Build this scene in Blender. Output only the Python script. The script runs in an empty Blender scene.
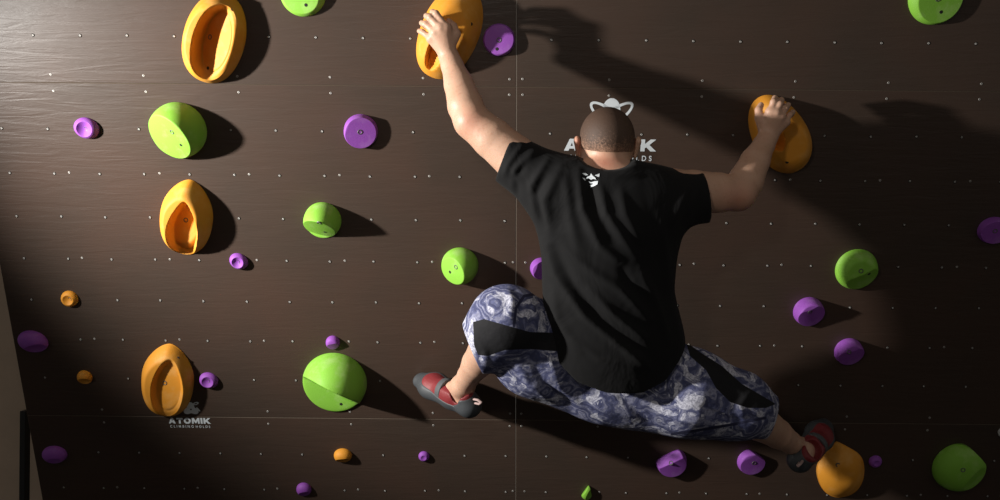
import bpy, bmesh, math, random
import numpy as np
from mathutils import Vector, Matrix
from mathutils.bvhtree import BVHTree

random.seed(7)
rng = np.random.default_rng(7)
C = bpy.context.scene.collection
SC = bpy.context.scene

# ------------------------------------------------------------------ camera
F = 900.0                       # focal length for a 1000 px wide frame
TH = math.radians(17.6)         # lean of the overhanging wall
ROLL = math.radians(0.55)
Z0 = 3.124                      # distance to the wall along the view axis
CAMH = 2.0
cs, sn = math.cos(TH), math.sin(TH)
cam_d = bpy.data.cameras.new('camera'); cam = bpy.data.objects.new('camera', cam_d); C.objects.link(cam)
cam_d.sensor_width = 36; cam_d.lens = F * 36 / 1000
cam_d.clip_start = 0.05
ca, sa = math.cos(ROLL), math.sin(ROLL)
cam.matrix_world = Matrix(((ca, -sa, 0, 0), (0, 0, -1, 0), (sa, ca, 0, CAMH), (0, 0, 0, 1)))
SC.camera = cam

# wall frame: x right, v up along the wall, n out of the wall
M = Matrix(((1, 0, 0, 0), (0, -sn, -cs, Z0), (0, cs, -sn, CAMH), (0, 0, 0, 1)))
CL = np.array([0.0, Z0 * sn, Z0 * cs])
def P(px, py, n=0.0):
    """wall-frame point at height n over the wall that is seen at a pixel"""
    dx, dy = (px - 500) / F, (250 - py) / F
    X = dx * ca - dy * sa; Y = dx * sa + dy * ca
    d = np.array([X, -sn + cs * Y, -cs - sn * Y])
    t = (n - CL[2]) / d[2]
    return CL + d * t
def proj(p):
    q = p - CL
    X = q[..., 0]; dep = -q[..., 1] * sn - q[..., 2] * cs; up = q[..., 1] * cs - q[..., 2] * sn
    dx = X / dep; dy = up / dep
    rx = dx * ca + dy * sa; ry = -dx * sa + dy * ca
    return 500 + rx * F, 250 - ry * F
def LW(p): return M @ Vector([float(a) for a in p])

# ------------------------------------------------------------------ light
W = bpy.data.worlds.new('world'); SC.world = W; W.use_nodes = True
bgn = W.node_tree.nodes['Background']; bgn.inputs[0].default_value = (1.0, 0.93, 0.85, 1); bgn.inputs[1].default_value = 0.125
def lamp(name, kind, pos, target, energy, size, color, angle=None, blend=1.0):
    d = bpy.data.lights.new(name, kind); o = bpy.data.objects.new(name, d); C.objects.link(o)
    d.energy = energy; d.color = color; d.shadow_soft_size = size
    a, b = LW(pos), LW(target)
    o.matrix_world = Matrix.Translation(a) @ (b - a).to_track_quat('-Z', 'Y').to_matrix().to_4x4()
    if kind == 'SPOT': d.spot_size = math.radians(angle); d.spot_blend = blend
    return o
lamp('key_spot', 'SPOT', P(-320, 10) * [1, 1, 0] + [0, 0, 1.17], P(540, 195), 690, 0.06, (1.0, 0.96, 0.91), 70, 1.0)
lamp('overhead_spot', 'SPOT', [-0.5, 1.55, 2.5], P(590, 150), 28, 0.10, (1.0, 0.92, 0.83), 62, 1.0)
SC.view_settings.view_transform = 'Standard'; SC.view_settings.look = 'None'
SC.view_settings.exposure = 0.0; SC.view_settings.gamma = 1.0; SC.view_settings.use_curve_mapping = False

# ------------------------------------------------------------------ materials
def mat(name):
    m = bpy.data.materials.new(name); m.use_nodes = True
    return m, m.node_tree, m.node_tree.nodes['Principled BSDF']
def nd(t, kind, **kw):
    n = t.nodes.new(kind)
    for k, v in kw.items():
        if k.startswith('i_'): n.inputs[k[2:].replace('_', ' ')].default_value = v
        else: setattr(n, k, v)
    return n
def ramp(t, src, stops):
    r = t.nodes.new('ShaderNodeValToRGB'); e = r.color_ramp.elements
    while len(e) < len(stops): e.new(0.5)
    for el, (p, c) in zip(e, stops): el.position = p; el.color = (*c, 1) if len(c) == 3 else c
    t.links.new(src, r.inputs[0]); return r
def coords(t, scale=(1, 1, 1), kind='Object'):
    tc = t.nodes.new('ShaderNodeTexCoord'); mp = t.nodes.new('ShaderNodeMapping'); mp.inputs['Scale'].default_value = scale
    t.links.new(tc.outputs[kind], mp.inputs[0]); return mp.outputs[0]
def noise(t, vec, scale, detail=4, rough=0.55, dist=0.0):
    n = nd(t, 'ShaderNodeTexNoise'); n.inputs['Scale'].default_value = scale; n.inputs['Detail'].default_value = detail
    n.inputs['Roughness'].default_value = rough; n.inputs['Distortion'].default_value = dist
    t.links.new(vec, n.inputs['Vector']); return n.outputs[0]
def bump(t, b, h, strength, dist):
    n = nd(t, 'ShaderNodeBump'); n.inputs['Strength'].default_value = strength; n.inputs['Distance'].default_value = dist
    t.links.new(h, n.inputs['Height']); t.links.new(n.outputs[0], b.inputs['Normal']); return n
def mixc(t, fac, a, b, mode='MIX'):
    n = t.nodes.new('ShaderNodeMix'); n.data_type = 'RGBA'; n.blend_type = mode
    for s, i in ((fac, 0), (a, 6), (b, 7)):
        if isinstance(s, (int, float)): n.inputs[i].default_value = s
        elif isinstance(s, tuple): n.inputs[i].default_value = (*s, 1)
        else: t.links.new(s, n.inputs[i])
    return n.outputs[2]

def panel_mat():
    m, t, b = mat('brown_phenolic_plywood')
    v = coords(t, (1.6, 15, 15)); g = noise(t, v, 3.2, 6, 0.6, 0.9)
    v2 = coords(t, (1, 1, 1)); big = noise(t, v2, 2.2, 3, 0.5)
    c = mixc(t, g, (0.047, 0.033, 0.025), (0.062, 0.044, 0.034))
    c2 = mixc(t, ramp(t, big, [(0.35, (0, 0, 0)), (0.7, (1, 1, 1))]).outputs[0], c, (0.068, 0.041, 0.030))
    sc = noise(t, coords(t, (6, 60, 6)), 5.0, 5, 0.6)
    c3 = mixc(t, ramp(t, sc, [(0.70, (0, 0, 0)), (0.80, (.5, .5, .5))]).outputs[0], c2, (0.13, 0.105, 0.09))
    t.links.new(c3, b.inputs['Base Color'])
    b.inputs['Roughness'].default_value = 0.37; b.inputs['Specular IOR Level'].default_value = 0.42
    bump(t, b, g, 0.32, 0.004)
    return m
def plain(name, col, rough=0.5, metal=0.0, nscale=0, nstr=0.0, spec=0.5, var=0.0):
    m, t, b = mat(name)
    b.inputs['Base Color'].default_value = (*col, 1); b.inputs['Roughness'].default_value = rough; b.inputs['Metallic'].default_value = metal
    b.inputs['Specular IOR Level'].default_value = spec
    v = coords(t)
    if var:
        n = noise(t, v, 9, 5, 0.6); lo = tuple(c * (1 - var) for c in col); hi = tuple(min(1, c * (1 + var) + 0.02 * var) for c in col)
        t.links.new(mixc(t, n, lo, hi), b.inputs['Base Color'])
    if nscale: bump(t, b, noise(t, v, nscale, 3), nstr, 0.002)
    return m
def hold_mat(name, col, chalk):
    m, t, b = mat(name); v = coords(t)
    n = noise(t, v, 14, 6, 0.65); f = ramp(t, n, [(0.50, (0, 0, 0)), (0.78, (1, 1, 1))]).outputs[0]
    mul = nd(t, 'ShaderNodeMath', operation='MULTIPLY'); t.links.new(f, mul.inputs[0]); mul.inputs[1].default_value = 0.55
    t.links.new(mixc(t, mul.outputs[0], col, chalk), b.inputs['Base Color'])
    b.inputs['Roughness'].default_value = 0.62; b.inputs['Specular IOR Level'].default_value = 0.4
    bump(t, b, noise(t, v, 420, 2), 0.35, 0.0008)
    return m
MP = panel_mat()
M_OR = hold_mat('orange_resin', (0.76, 0.315, 0.028), (0.85, 0.50, 0.18))
M_GR = hold_mat('green_resin', (0.245, 0.56, 0.055), (0.50, 0.68, 0.28))
M_PU = hold_mat('purple_resin', (0.30, 0.080, 0.46), (0.46, 0.26, 0.60))
M_GY = hold_mat('pale_grey_resin', (0.6, 0.6, 0.6), (0.75, 0.75, 0.75))
M_NUT = plain('zinc_nut', (0.40, 0.385, 0.36), 0.45, 0.35)
M_DARK = plain('dark_hole', (0.012, 0.010, 0.009), 0.8)
M_BOLT = plain('steel_bolt', (0.13, 0.125, 0.12), 0.5, 0.4)
M_PRINT = plain('white_print', (0.72, 0.78, 0.82), 0.5)
M_EDGE = plain('plywood_edge', (0.10, 0.073, 0.05), 0.7, 0, 60, 0.3)
M_GAP = plain('shadow_gap', (0.02, 0.015, 0.012), 0.9)
M_REAR = plain('taupe_plaster', (0.62, 0.48, 0.36), 0.9, 0, 12, 0.3, var=0.15)
M_FLOOR = plain('black_crash_mat', (0.03, 0.03, 0.035), 0.7, 0, 90, 0.3)
M_STEEL = plain('black_steel', (0.012, 0.012, 0.012), 0.5, 0.2)

# ------------------------------------------------------------------ object helpers
def link(name, me, m, parent=None, smooth=True, world=None):
    o = bpy.data.objects.new(name, me); C.objects.link(o)
    if m is not None and not me.materials: me.materials.append(m)
    if smooth: me.shade_smooth()
    if parent is not None: o.parent = parent
    elif world is not None: o.matrix_world = world
    return o
def tag(o, label=None, cat=None, group=None, kind=None):
    if label: o['label'] = label
    if cat: o['category'] = cat
    if group: o['group'] = group
    if kind: o['kind'] = kind
    return o
def frame(p, rot=0.0): return M @ Matrix.Translation([float(a) for a in p]) @ Matrix.Rotation(rot, 4, 'Z')
def pymesh(name, v, f):
    me = bpy.data.meshes.new(name); me.from_pydata([tuple(map(float, a)) for a in v], [], [tuple(map(int, a)) for a in f]); me.update(); return me
def lathe(name, prof, seg=20, center=(0, 0, 0), axis=None):
    """profile of (radius, height) turned about local z (or about an axis)"""
    v, f = [], []
    for r, z in prof:
        for i in range(seg):
            a = 2 * math.pi * i / seg; v.append((r * math.cos(a), r * math.sin(a), z))
    for k in range(len(prof) - 1):
        for i in range(seg):
            j = (i + 1) % seg; f.append((k * seg + i, k * seg + j, (k + 1) * seg + j, (k + 1) * seg + i))
    f.append(tuple(range((len(prof) - 1) * seg, len(prof) * seg)))
    if axis is not None:
        R = Vector((0, 0, 1)).rotation_difference(Vector(axis)).to_matrix(); v = [tuple(R @ Vector(a)) for a in v]
    v = [(a[0] + center[0], a[1] + center[1], a[2] + center[2]) for a in v]
    return pymesh(name, v, f)
def box(name, lo, hi, bev=0.0):
    bm = bmesh.new(); bmesh.ops.create_cube(bm, size=1.0)
    for v in bm.verts:
        for i in range(3): v.co[i] = lo[i] + (v.co[i] + 0.5) * (hi[i] - lo[i])
    if bev: bmesh.ops.bevel(bm, geom=bm.edges[:], offset=bev, segments=2, affect='EDGES', profile=0.5)
    me = bpy.data.meshes.new(name); bm.to_mesh(me); bm.free(); return me

# ------------------------------------------------------------------ the climbing wall
U = 0.1524
seam_top = P(516, 87)[1]; seam_bot = seam_top - 8 * U
SX = P(516, 250)[0]
SHEAR = 0.013                  # the panels hang a hair out of square with the frame
def G(u, w, n=0.0):            # grid: u columns right of the seam, w rows above the lower seam
    v = seam_bot + w * U
    return np.array([SX + u * U - SHEAR * (v - 0.0) + 0.0, v, n])
LEFT_U = -11.84
def panel(u0, u1, w0, w1, T=0.018):
    g = 0.0004
    a, b, c, d = G(u0, w0), G(u1, w0), G(u1, w1), G(u0, w1)
    bm = bmesh.new(); o = (a + c) / 2
    q = [a + [g, g, 0], b + [-g, g, 0], c + [-g, -g, 0], d + [g, -g, 0]]
    bot = [bm.verts.new(tuple(p - o + [0, 0, -T])) for p in q]; top = [bm.verts.new(tuple(p - o)) for p in q]
    bm.faces.new(bot[::-1]); ft = bm.faces.new(top)
    for i in range(4): fc = bm.faces.new((bot[i], bot[(i + 1) % 4], top[(i + 1) % 4], top[i])); fc.material_index = 1
    bmesh.ops.bevel(bm, geom=list(ft.edges), offset=0.0012, segments=1, affect='EDGES', material=1)
    me = bpy.data.meshes.new('plywood_panel'); bm.to_mesh(me); bm.free(); me.materials.append(MP); me.materials.append(M_EDGE)
    ob = link('wall_back', me, None, smooth=False, world=M @ Matrix.Translation([float(t) for t in o]))
    return ob, o
nut_me = lathe('t_nut', [(0.0058, 0), (0.0057, 0.0003), (0.0036, 0.0004), (0.0034, 0.0012), (0.0026, 0.0016), (0.0012, 0.0012), (0.0010, 0.0004)], 12)
nut_me.materials.append(M_NUT); nut_me.materials.append(M_DARK)
for pg_ in nut_me.polygons: pg_.material_index = 1 if pg_.index < 24 or pg_.index == len(nut_me.polygons) - 1 else 0
screw_me = lathe('screw', [(0.0042, 0), (0.0040, 0.0007), (0.0022, 0.0010), (0.0014, 0.0003)], 10)
screw_me.materials.append(M_NUT); screw_me.materials.append(M_DARK); screw_me.polygons[-1].material_index = 1
nut_me.shade_smooth(); screw_me.shade_smooth()
HOLD_SPOTS = []                # (px, py, radius px): no nut showing beneath a hold
panels = []
def fill(u0, u1, w0, w1, label):
    ob, o = panel(u0, u1, w0, w1); tag(ob, label, 'wall panel', 'brown plywood climbing wall panels', 'structure')
    def put(me, name, u, w):
        p = G(u, w); x, y = proj(p)
        if not (-12 < x < 1012 and -12 < y < 512): return
        for hx, hy, hr in HOLD_SPOTS:
            if (x - hx) ** 2 + (y - hy) ** 2 < hr * hr: return
        c = bpy.data.objects.new(name, me); C.objects.link(c); c.parent = ob
        c.location = [float(t) for t in (p - o + [rng.uniform(-.0012, .0012), rng.uniform(-.0012, .0012), 0.0001])]
    for k in range(int(math.ceil(u0)) - 1, int(u1) + 2):
        u = k - 0.25
        if not u0 + 0.1 < u < u1 - 0.1: continue
        for w in range(int(w0), int(w1) + 1):
            if w0 + 0.3 < w < w1 - 0.3: put(nut_me, 't_nut', u, w)
    top, bot = w1 - 0.17, w0 + 0.17
    for k in range(int(math.ceil(u0 / 2)) - 1, int(u1 / 2) + 2):
        u = 2 * k
        ins = 0.14 if u <= u0 + .1 else (-0.14 if u >= u1 - .1 else 0)
        if not u0 - .1 < u < u1 + .1: continue
        for w in ([top] if w1 in (8, 0) else []) + ([bot] if w0 in (0, 8) else []): put(screw_me, 'screw', u + ins, w)
        if k % 1 == 0:
            for w in (2, 4, 6, -2):
                if w0 + .3 < w < w1 - .3: put(screw_me, 'screw', u + ins + 0.08, w + 0.02)

# ------------------------------------------------------------------ holds
def scale_at(py, n=0.0):       # pixels per metre across
    a = P(500, py, n); b = P(510, py, n); return 10 / float(np.linalg.norm(b - a))
def bolt(parent, x, y, z, nrm, r=0.0085, name='bolt', m=None):
    me = lathe(name, [(r, -0.003), (r, 0.0006), (r * .85, 0.0012), (r * .62, 0.0008), (r * .58, -0.002)], 16, (x, y, z), nrm)
    me.materials.append(m or M_BOLT); me.materials.append(M_DARK); me.polygons[-1].material_index = 1
    return link(name, me, None, parent)
def hole(parent, x, y, z, nrm, r=0.0055):
    me = lathe('screw_hole', [(r, -0.002), (r, 0.0004), (r * .8, 0.0005)], 12, (x, y, z), nrm); return link('screw_hole', me, M_DARK, parent)
def finish(name, hf, outline, R, H, m, cx, cy, rot, label, group, sides, bolts, holes, NR=56, NA=112):
    """hf(x, y, t): height over a base point; t is 0 at the middle, 1 at the outline"""
    v, f = [], []
    ts = 1 - (1 - np.linspace(0, 1, NR)) ** 1.35
    for i, t in enumerate(ts):
        if i == 0: v.append((0, 0, float(hf(0.0, 0.0, 0.0)))); continue
        for j in range(NA):
            a = 2 * math.pi * j / NA; r = outline(a); x, y = sides(t) * r * math.cos(a), sides(t) * r * math.sin(a)
            v.append((x, y, 0.0 if i == NR - 1 else float(hf(x, y, t))))
    base = len(v)
    for j in range(NA): f.append((0, 1 + j, 1 + (j + 1) % NA))
    for i in range(1, NR - 1):
        a0, b0 = 1 + (i - 1) * NA, 1 + i * NA
        for j in range(NA): k = (j + 1) % NA; f.append((a0 + j, b0 + j, b0 + k, a0 + k))
    f.append(tuple(1 + (NR - 2) * NA + j for j in range(NA))[::-1])
    me = pymesh(name, v, f)
    bx = P(cx, cy)
    o = link(name, me, m, None, True, frame(bx + [0, 0, 0.0006], rot)); tag(o, label, 'climbing hold', group)
    def surf(lx, ly):
        # find t for the point
        a = math.atan2(ly, lx); rr = math.hypot(lx, ly); r = outline(a)
        tt = min(range(len(ts)), key=lambda q: abs(sides(ts[q]) * r - rr)); e = 0.002
        z = hf(lx, ly, ts[tt]); zx = hf(lx + e, ly, ts[tt]); zy = hf(lx, ly + e, ts[tt])
        return z, Vector((-(zx - z) / e, -(zy - z) / e, 1)).normalized()
    co, si = math.cos(-rot), math.sin(-rot)
    for lst, kind in ((bolts, 'b'), (holes, 'h')):
        for (px, py) in lst:
            # follow the ray down onto the surface
            n = H * 0.6
            for _ in range(6):
                q = P(px, py, n) - bx; lx, ly = q[0] * co - q[1] * si, q[0] * si + q[1] * co
                z, nr = surf(lx, ly); n = z
            (bolt if kind == 'b' else hole)(o, lx, ly, z, nr)
    return o
SINP = lambda t: math.sin(t * math.pi / 2)

def dome(cx, cy, rpx, m, label, group, H=1.0, cuts=(), bolts=(), holes=(), squash=1.0, rot=0.0, dish=None, sq=2.4, name='climbing_hold', trims=(), flat=0.0):
    """rounded boulder; cuts = (direction in the picture, offset, slope, hollow): planes that face away from the ridge"""
    R = rpx / scale_at(cy); h = R * H
    def outline(a):
        r = R / (abs(math.cos(a)) ** 2 + abs(math.sin(a) / squash) ** 2) ** 0.5
        for (dx, dy, off) in trims:
            q = (math.cos(a + rot) * dx - math.sin(a + rot) * dy) / math.hypot(dx, dy)
            if q > 0: r = 1 / ((1 / r) ** 8 + (q / (off * R)) ** 8) ** (1 / 8)
        return r
    pl = []
    for (dx, dy, off, slope, hollow) in cuts:
        d = np.array([dx, -dy]) / math.hypot(dx, dy)
        c, s = math.cos(-rot), math.sin(-rot); d = np.array([d[0] * c - d[1] * s, d[0] * s + d[1] * c])
        pl.append((d, off * R, slope, hollow))
    def top(x, y):
        q = min(1.0, (x / R) ** 2 + (y / (R * squash)) ** 2)
        if flat: e = min(1.0, (1 - q ** .5) / flat); return h * (1 - (1 - e) ** 3)
        return h * (1 - q ** (sq / 2)) ** (1 / 2.0)
    def hf(x, y, t):
        z = top(x, y)
        for d, off, slope, hollow in pl:
            s = x * d[0] + y * d[1] - off
            rp = d * off; zr = top(rp[0], rp[1])
            # the cut is bowed across so its edge reads as a curve
            w = (-x * d[1] + y * d[0]) / R
            pz = zr * (1 - 0.10 * w * w) - slope * s
            if hollow and s > 0: pz -= hollow * R * math.sin(min(1, s / R) * math.pi) * max(0, 1 - w * w)
            k = 0.012 * R; hh = min(1, max(0, 0.5 + 0.5 * (pz - z) / k)); z = pz * (1 - hh) + z * hh - k * hh * (1 - hh)
        if dish:
            q = math.hypot(x, y) / (R * dish[0]); z -= dish[1] * R * max(0, 1 - q * q) ** 1.0
        return max(z, 0.12 * R * max(0.0, 1 - t) ** 0.3)
    return finish(name, hf, outline, R, h, m, cx, cy, rot, label, group, SINP, bolts, holes)

def scoop(cx, cy, a, b, ang, label, H=0.075, point=0.25, flat=0.0, rim=0.30, pocket=(0.06, -0.06, 0.78, 0.66), depth=0.06, bolts=(), holes=(), tiltx=0.0, pp=0.0, cutside=None, skew=0.5):
    """big egg-shaped pocket hold: half lengths in px, long axis along local y, turned by ang"""
    s = scale_at(cy); A, B = a / s / 0.965, b / s
    def outline(t):
        c, q = math.cos(t), math.sin(t)
        e = 2.1 - point * max(0, q) + 0.15 * max(0, -q) * (point > 0)
        if point < 0: e = 2.1; c = c * (1 - point * 0.5 * q)
        r = ((abs(c) / B) ** e + (abs(q) / A) ** e) ** (-1 / e)
        if cutside:
            d = c * cutside[0] + q * cutside[1]
            if d > 0: r = min(r, cutside[2] * B / d)
        return r
    px0, py0, ph, pw = pocket
    hgt = H
    def hf(x, y, t):
        # outer wall rises over the last part of the radius
        e = min(1.0, (1 - t) / rim); z = hgt * math.sin(e * math.pi / 2) ** 0.8
        z *= 1 + tiltx * x / B
        qy = (y - py0 * A) / (A * max(ph, 1e-4)); ww = B * pw * (1 - pp * max(0, qy) ** 1.5) if pw else 0
        if pw and abs(qy) < 1:
            q = ((x - px0 * B) / max(ww, 1e-4)) ** 2 + qy ** 2
            if q < 1: z -= depth * min(1.0, (1 - q) * 2.6) ** 0.8 * (0.66 - skew * (x - px0 * B) / max(ww, 1e-4))
        return max(z, 0.004)
    return finish('climbing_hold', hf, outline, B, H, M_OR, cx, cy, ang, label, 'big orange scooped holds', lambda t: t, bolts, holes, NR=64, NA=128)

R_ = math.radians
scoop(215, 38, 44.5, 30, R_(-20), 'large orange pocket hold high on the left with three bolt holes inside', point=0.05, rim=0.36, pocket=(0.20, -0.03, 0.84, 0.66), H=0.085, depth=0.075, bolts=[(210, 37)], holes=[(231, 10), (208, 68)])
scoop(187, 217, 38, 26, R_(-11), 'orange pointed hold with arched pocket directly below the large green hold at upper left', point=0.42, rim=0.42, pocket=(0.10, -0.24, 0.80, 0.58), H=0.075, depth=0.070, pp=0.45, skew=0.05, bolts=[(186, 220)])
scoop(168, 380, 39, 26, R_(-10), 'orange pointed scoop hold just above the small printed emblem', point=0.42, rim=0.36, pocket=(0.16, -0.08, 0.82, 0.60), H=0.055, depth=0.034, pp=0.3, skew=0.12, bolts=[(165, 383)], holes=[(178, 358)])
scoop(450, 32, 47, 29, R_(-24), 'orange hold gripped by the left hand of the climber', point=0.15, rim=0.55, pocket=(-0.15, -0.35, 0.50, 0.30), H=0.085, depth=0.06, tiltx=-0.25, holes=[(471, 24)])
scoop(779, 134, 42, 26.5, R_(34), 'orange hold gripped by the right hand of the climber', point=-0.15, rim=0.45, pocket=(-0.30, 0.28, 0.52, 0.36), H=0.07, depth=0.055, tiltx=0.15, holes=[(787, 162)])
scoop(840, 469, 31, 23.5, R_(14), 'orange wedge hold under the right shoe of the climber', point=0.85, rim=0.75, pocket=(0, 0, 0, 0), H=0.045, bolts=[(838, 465)])

GG, GP, GO = 'round green holds', 'purple holds', 'small orange screw-on holds'
dome(179, 130, 28, M_GR, 'large green sloped hold above the orange pointed hold at upper left', GG, H=1.4, sq=2, cuts=[(-.72, .69, -0.50, 0.80, 0)], bolts=[(172, 132)], holes=[(181, 145)])
dome(323, 220, 18.5, M_GR, 'green dome hold below the thick purple disc, its cut face turned down', GG, H=1.8, sq=2, cuts=[(-.25, .95, -0.36, 1.35, 0)], bolts=[(319, 223)], holes=[(325, 232)])
dome(460, 265, 18.5, M_GR, 'green hold above the climber\'s left knee, cut face turned left', GG, H=1.5, sq=2, cuts=[(-.97, .22, -0.25, 0.95, 0)], bolts=[(456, 267)], holes=[(450, 272)])
dome(335, 382, 32, M_GR, 'largest green dome hold with undercut lower face, left of the climber\'s left shoe', GG, H=1.35, sq=2.2, cuts=[(-.48, .88, -0.34, 1.75, 0.10)], bolts=[(333, 392)], holes=[(341, 404)])
dome(303, -7, 23, M_GR, 'green hold cut by the top edge of the picture, left of the raised arm', GG, H=0.6, cuts=[(-.2, .5, -0.6, 0.12, 0)], holes=[(306, 5)])
dome(935, -3, 27, M_GR, 'green hold cut by the top edge at the far right', GG, H=0.6, cuts=[(.5, .2, -0.75, 0.12, 0)], bolts=[(938, -1)], holes=[(941, 12)])
dome(856, 269, 21, M_GR, 'green hold above the two purple holds on the right', GG, H=0.75, flat=.5, cuts=[(.45, .89, 0.05, 0.7, 0.03)], bolts=[(861, 271)], holes=[(869, 274)])
dome(958, 466, 26, M_GR, 'green hold in the dark lower right corner', GG, H=0.7, trims=[(.7, -.7, .84)], cuts=[(.85, .5, 0.2, 0.5, 0.06)], bolts=[(963, 470)])
dome(587, 492, 6.5, M_GR, 'tiny green hold at the bottom edge below the climber', GG, H=0.9, trims=[(-.85, -.5, .5), (.95, -.2, .6)], cuts=[(.8, .3, -0.1, 0.8, 0)], squash=1.25)

dome(87, 128, 12.5, M_PU, 'purple ring hold at the upper left, dished around its bolt', GP, H=0.7, dish=(0.62, 0.45), squash=0.85, rot=R_(-15), bolts=[(85.5, 129)])
dome(361, 131, 17, M_PU, 'thick purple disc hold between the raised arm and the upper left holds', GP, H=0.85, flat=.26, cuts=[(.9, .35, -0.72, 0.26, 0)], bolts=[(360, 132)])
dome(499, 40, 16, M_PU, 'purple disc hold beside the orange hold under the left hand', GP, H=0.5, flat=.26, cuts=[(-.1, -.9, -0.72, 0.12, 0)], bolts=[(499, 40)], holes=[(497, 49)])
dome(239, 261, 9.5, M_PU, 'small purple ring hold right of the pointed orange hold', GP, H=0.75, dish=(0.6, 0.4), rot=R_(-30), squash=0.85, bolts=[(238, 262)])
dome(209, 380, 9.5, M_PU, 'small purple ring hold above the small printed emblem', GP, H=0.7, dish=(0.6, 0.35), squash=0.88, rot=R_(-20), bolts=[(208, 381)])
dome(333, 342, 7, M_PU, 'tiny purple hold just above the largest green dome', GP, H=1.0, cuts=[(.2, .9, -0.1, 0.6, 0)], sq=4)
dome(33.5, 341, 15, M_PU, 'flattened purple hold near the left edge of the wall', GP, H=0.6, squash=0.76, rot=R_(-12), cuts=[(.3, .9, 0.1, 0.6, 0.1)])
dome(55, 454, 12.5, M_PU, 'flattened purple hold at the lower left corner', GP, H=0.6, squash=0.76, rot=R_(4), cuts=[(.1, .9, 0.1, 0.5, 0.05)])
dome(304, 489, 7.5, M_PU, 'small purple hold at the bottom edge below the largest green dome', GP, H=0.8, cuts=[(.2, .9, 0, 0.7, 0)])
dome(424, 456, 5.5, M_PU, 'tiny purple hold below the climber\'s left shoe', GP, H=0.8, dish=(0.5, 0.2))
dome(671, 461, 15.5, M_PU, 'purple half-round hold with flat chamfered upper left side, under the shorts', GP, H=0.7, flat=.30, trims=[(-.5, -.87, .60)], cuts=[(-.5, -.87, .18, 1.3, 0), (.35, .8, -0.5, 0.2, 0)], bolts=[(671, 463)])
dome(751, 461, 14, M_PU, 'purple rounded hold left of the climber\'s right shoe', GP, H=0.55, flat=.3, trims=[(.6, -.8, .72)], cuts=[(.4, .6, -0.6, 0.18, 0)], bolts=[(754, 463)])
dome(808, 311, 15, M_PU, 'upper of the two purple disc holds on the right', GP, H=1.0, flat=.3, cuts=[(.40, .90, -0.50, 0.50, 0)], bolts=[(810, 312)])
dome(848, 351, 14, M_PU, 'lower of the two purple disc holds on the right', GP, H=1.0, flat=.3, cuts=[(.28, .96, -0.42, 0.55, 0)], bolts=[(849, 352)])
dome(875, 461, 6.5, M_PU, 'tiny purple hold right of the orange wedge hold', GP, H=0.8, dish=(0.5, 0.2))
dome(993, 230, 16, M_PU, 'purple hold cut by the right edge of the picture', GP, H=0.6, squash=0.86, flat=.3, cuts=[(.1, .9, -0.7, 0.2, 0)], bolts=[(995, 231)])
dome(541, 268, 11, M_PU, 'purple hold half hidden behind the climber\'s black shirt', GP, H=0.9, flat=.3, cuts=[(.9, .3, -0.5, 0.4, 0)])
dome(70, 298.5, 8.5, M_OR, 'small orange hold near the left edge, above the flattened purple one', GO, H=0.75, dish=(0.6, 0.35), bolts=[(70, 299)])
dome(85, 377, 7.5, M_OR, 'small orange hold left of the lowest pointed orange scoop', GO, H=0.8, cuts=[(.1, .9, -0.1, 0.7, 0.1)])
dome(343, 455, 9, M_OR, 'small orange lumpy hold below the largest green dome', GO, H=0.9, squash=0.85, cuts=[(.1, .9, 0.0, 0.9, 0.1)])

tag(link('wall_badge', lathe('wall_badge', [(0.020, 0), (0.020, 0.004), (0.015, 0.008), (0.004, 0.010)], 24), M_GY, None, True, frame(P(1003, 432))),
    'pale grey round badge cut by the right edge, above the corner green hold', 'badge')

HOLD_SPOTS += [(499, 40, 18), (87, 128, 12), (70, 299, 9), (33, 341, 16), (304, 489, 8), (343, 455, 9), (424, 456, 6), (875, 461, 6)]
fill(LEFT_U, 0, 0, 8, 'brown plywood wall panel covering the left half at mid height')
fill(0, 16, 0, 8, 'brown plywood wall panel behind the climber, right half at mid height')
fill(LEFT_U, 0, 8, 16, 'brown plywood wall panel along the top left')
fill(0, 16, 8, 16, 'brown plywood wall panel along the top right')
fill(LEFT_U, 0, -8, 0, 'brown plywood wall panel along the bottom left')
fill(0, 16, -8, 0, 'brown plywood wall panel along the bottom right')

# printed marks ---------------------------------------------------
def curve_mesh(loops_list, name):
    """each entry is a list of closed 2-D loops (outer + holes) filled flat"""
    bm = bmesh.new()
    for loops in loops_list:
        cu = bpy.data.curves.new('c', 'CURVE'); cu.dimensions = '2D'; cu.fill_mode = 'BOTH'; cu.extrude = 0.00025
        for lp in loops:
            s = cu.splines.new('POLY'); s.points.add(len(lp) - 1); s.use_cyclic_u = True
            for q, p in zip(s.points, lp): q.co = (p[0], p[1], 0, 1)
        ob = bpy.data.objects.new('c', cu); me = ob.to_mesh(); bm.from_mesh(me); ob.to_mesh_clear(); bpy.data.objects.remove(ob); bpy.data.curves.remove(cu)
    me = bpy.data.meshes.new(name); bm.to_mesh(me); bm.free(); return me
def ell(cx, cy, a, b, rot=0, n=40): 
    c, s = math.cos(rot), math.sin(rot)
    return [(cx + a * math.cos(t) * c - b * math.sin(t) * s, cy + a * math.cos(t) * s + b * math.sin(t) * c) for t in [2 * math.pi * i / n for i in range(n)]]
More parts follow.
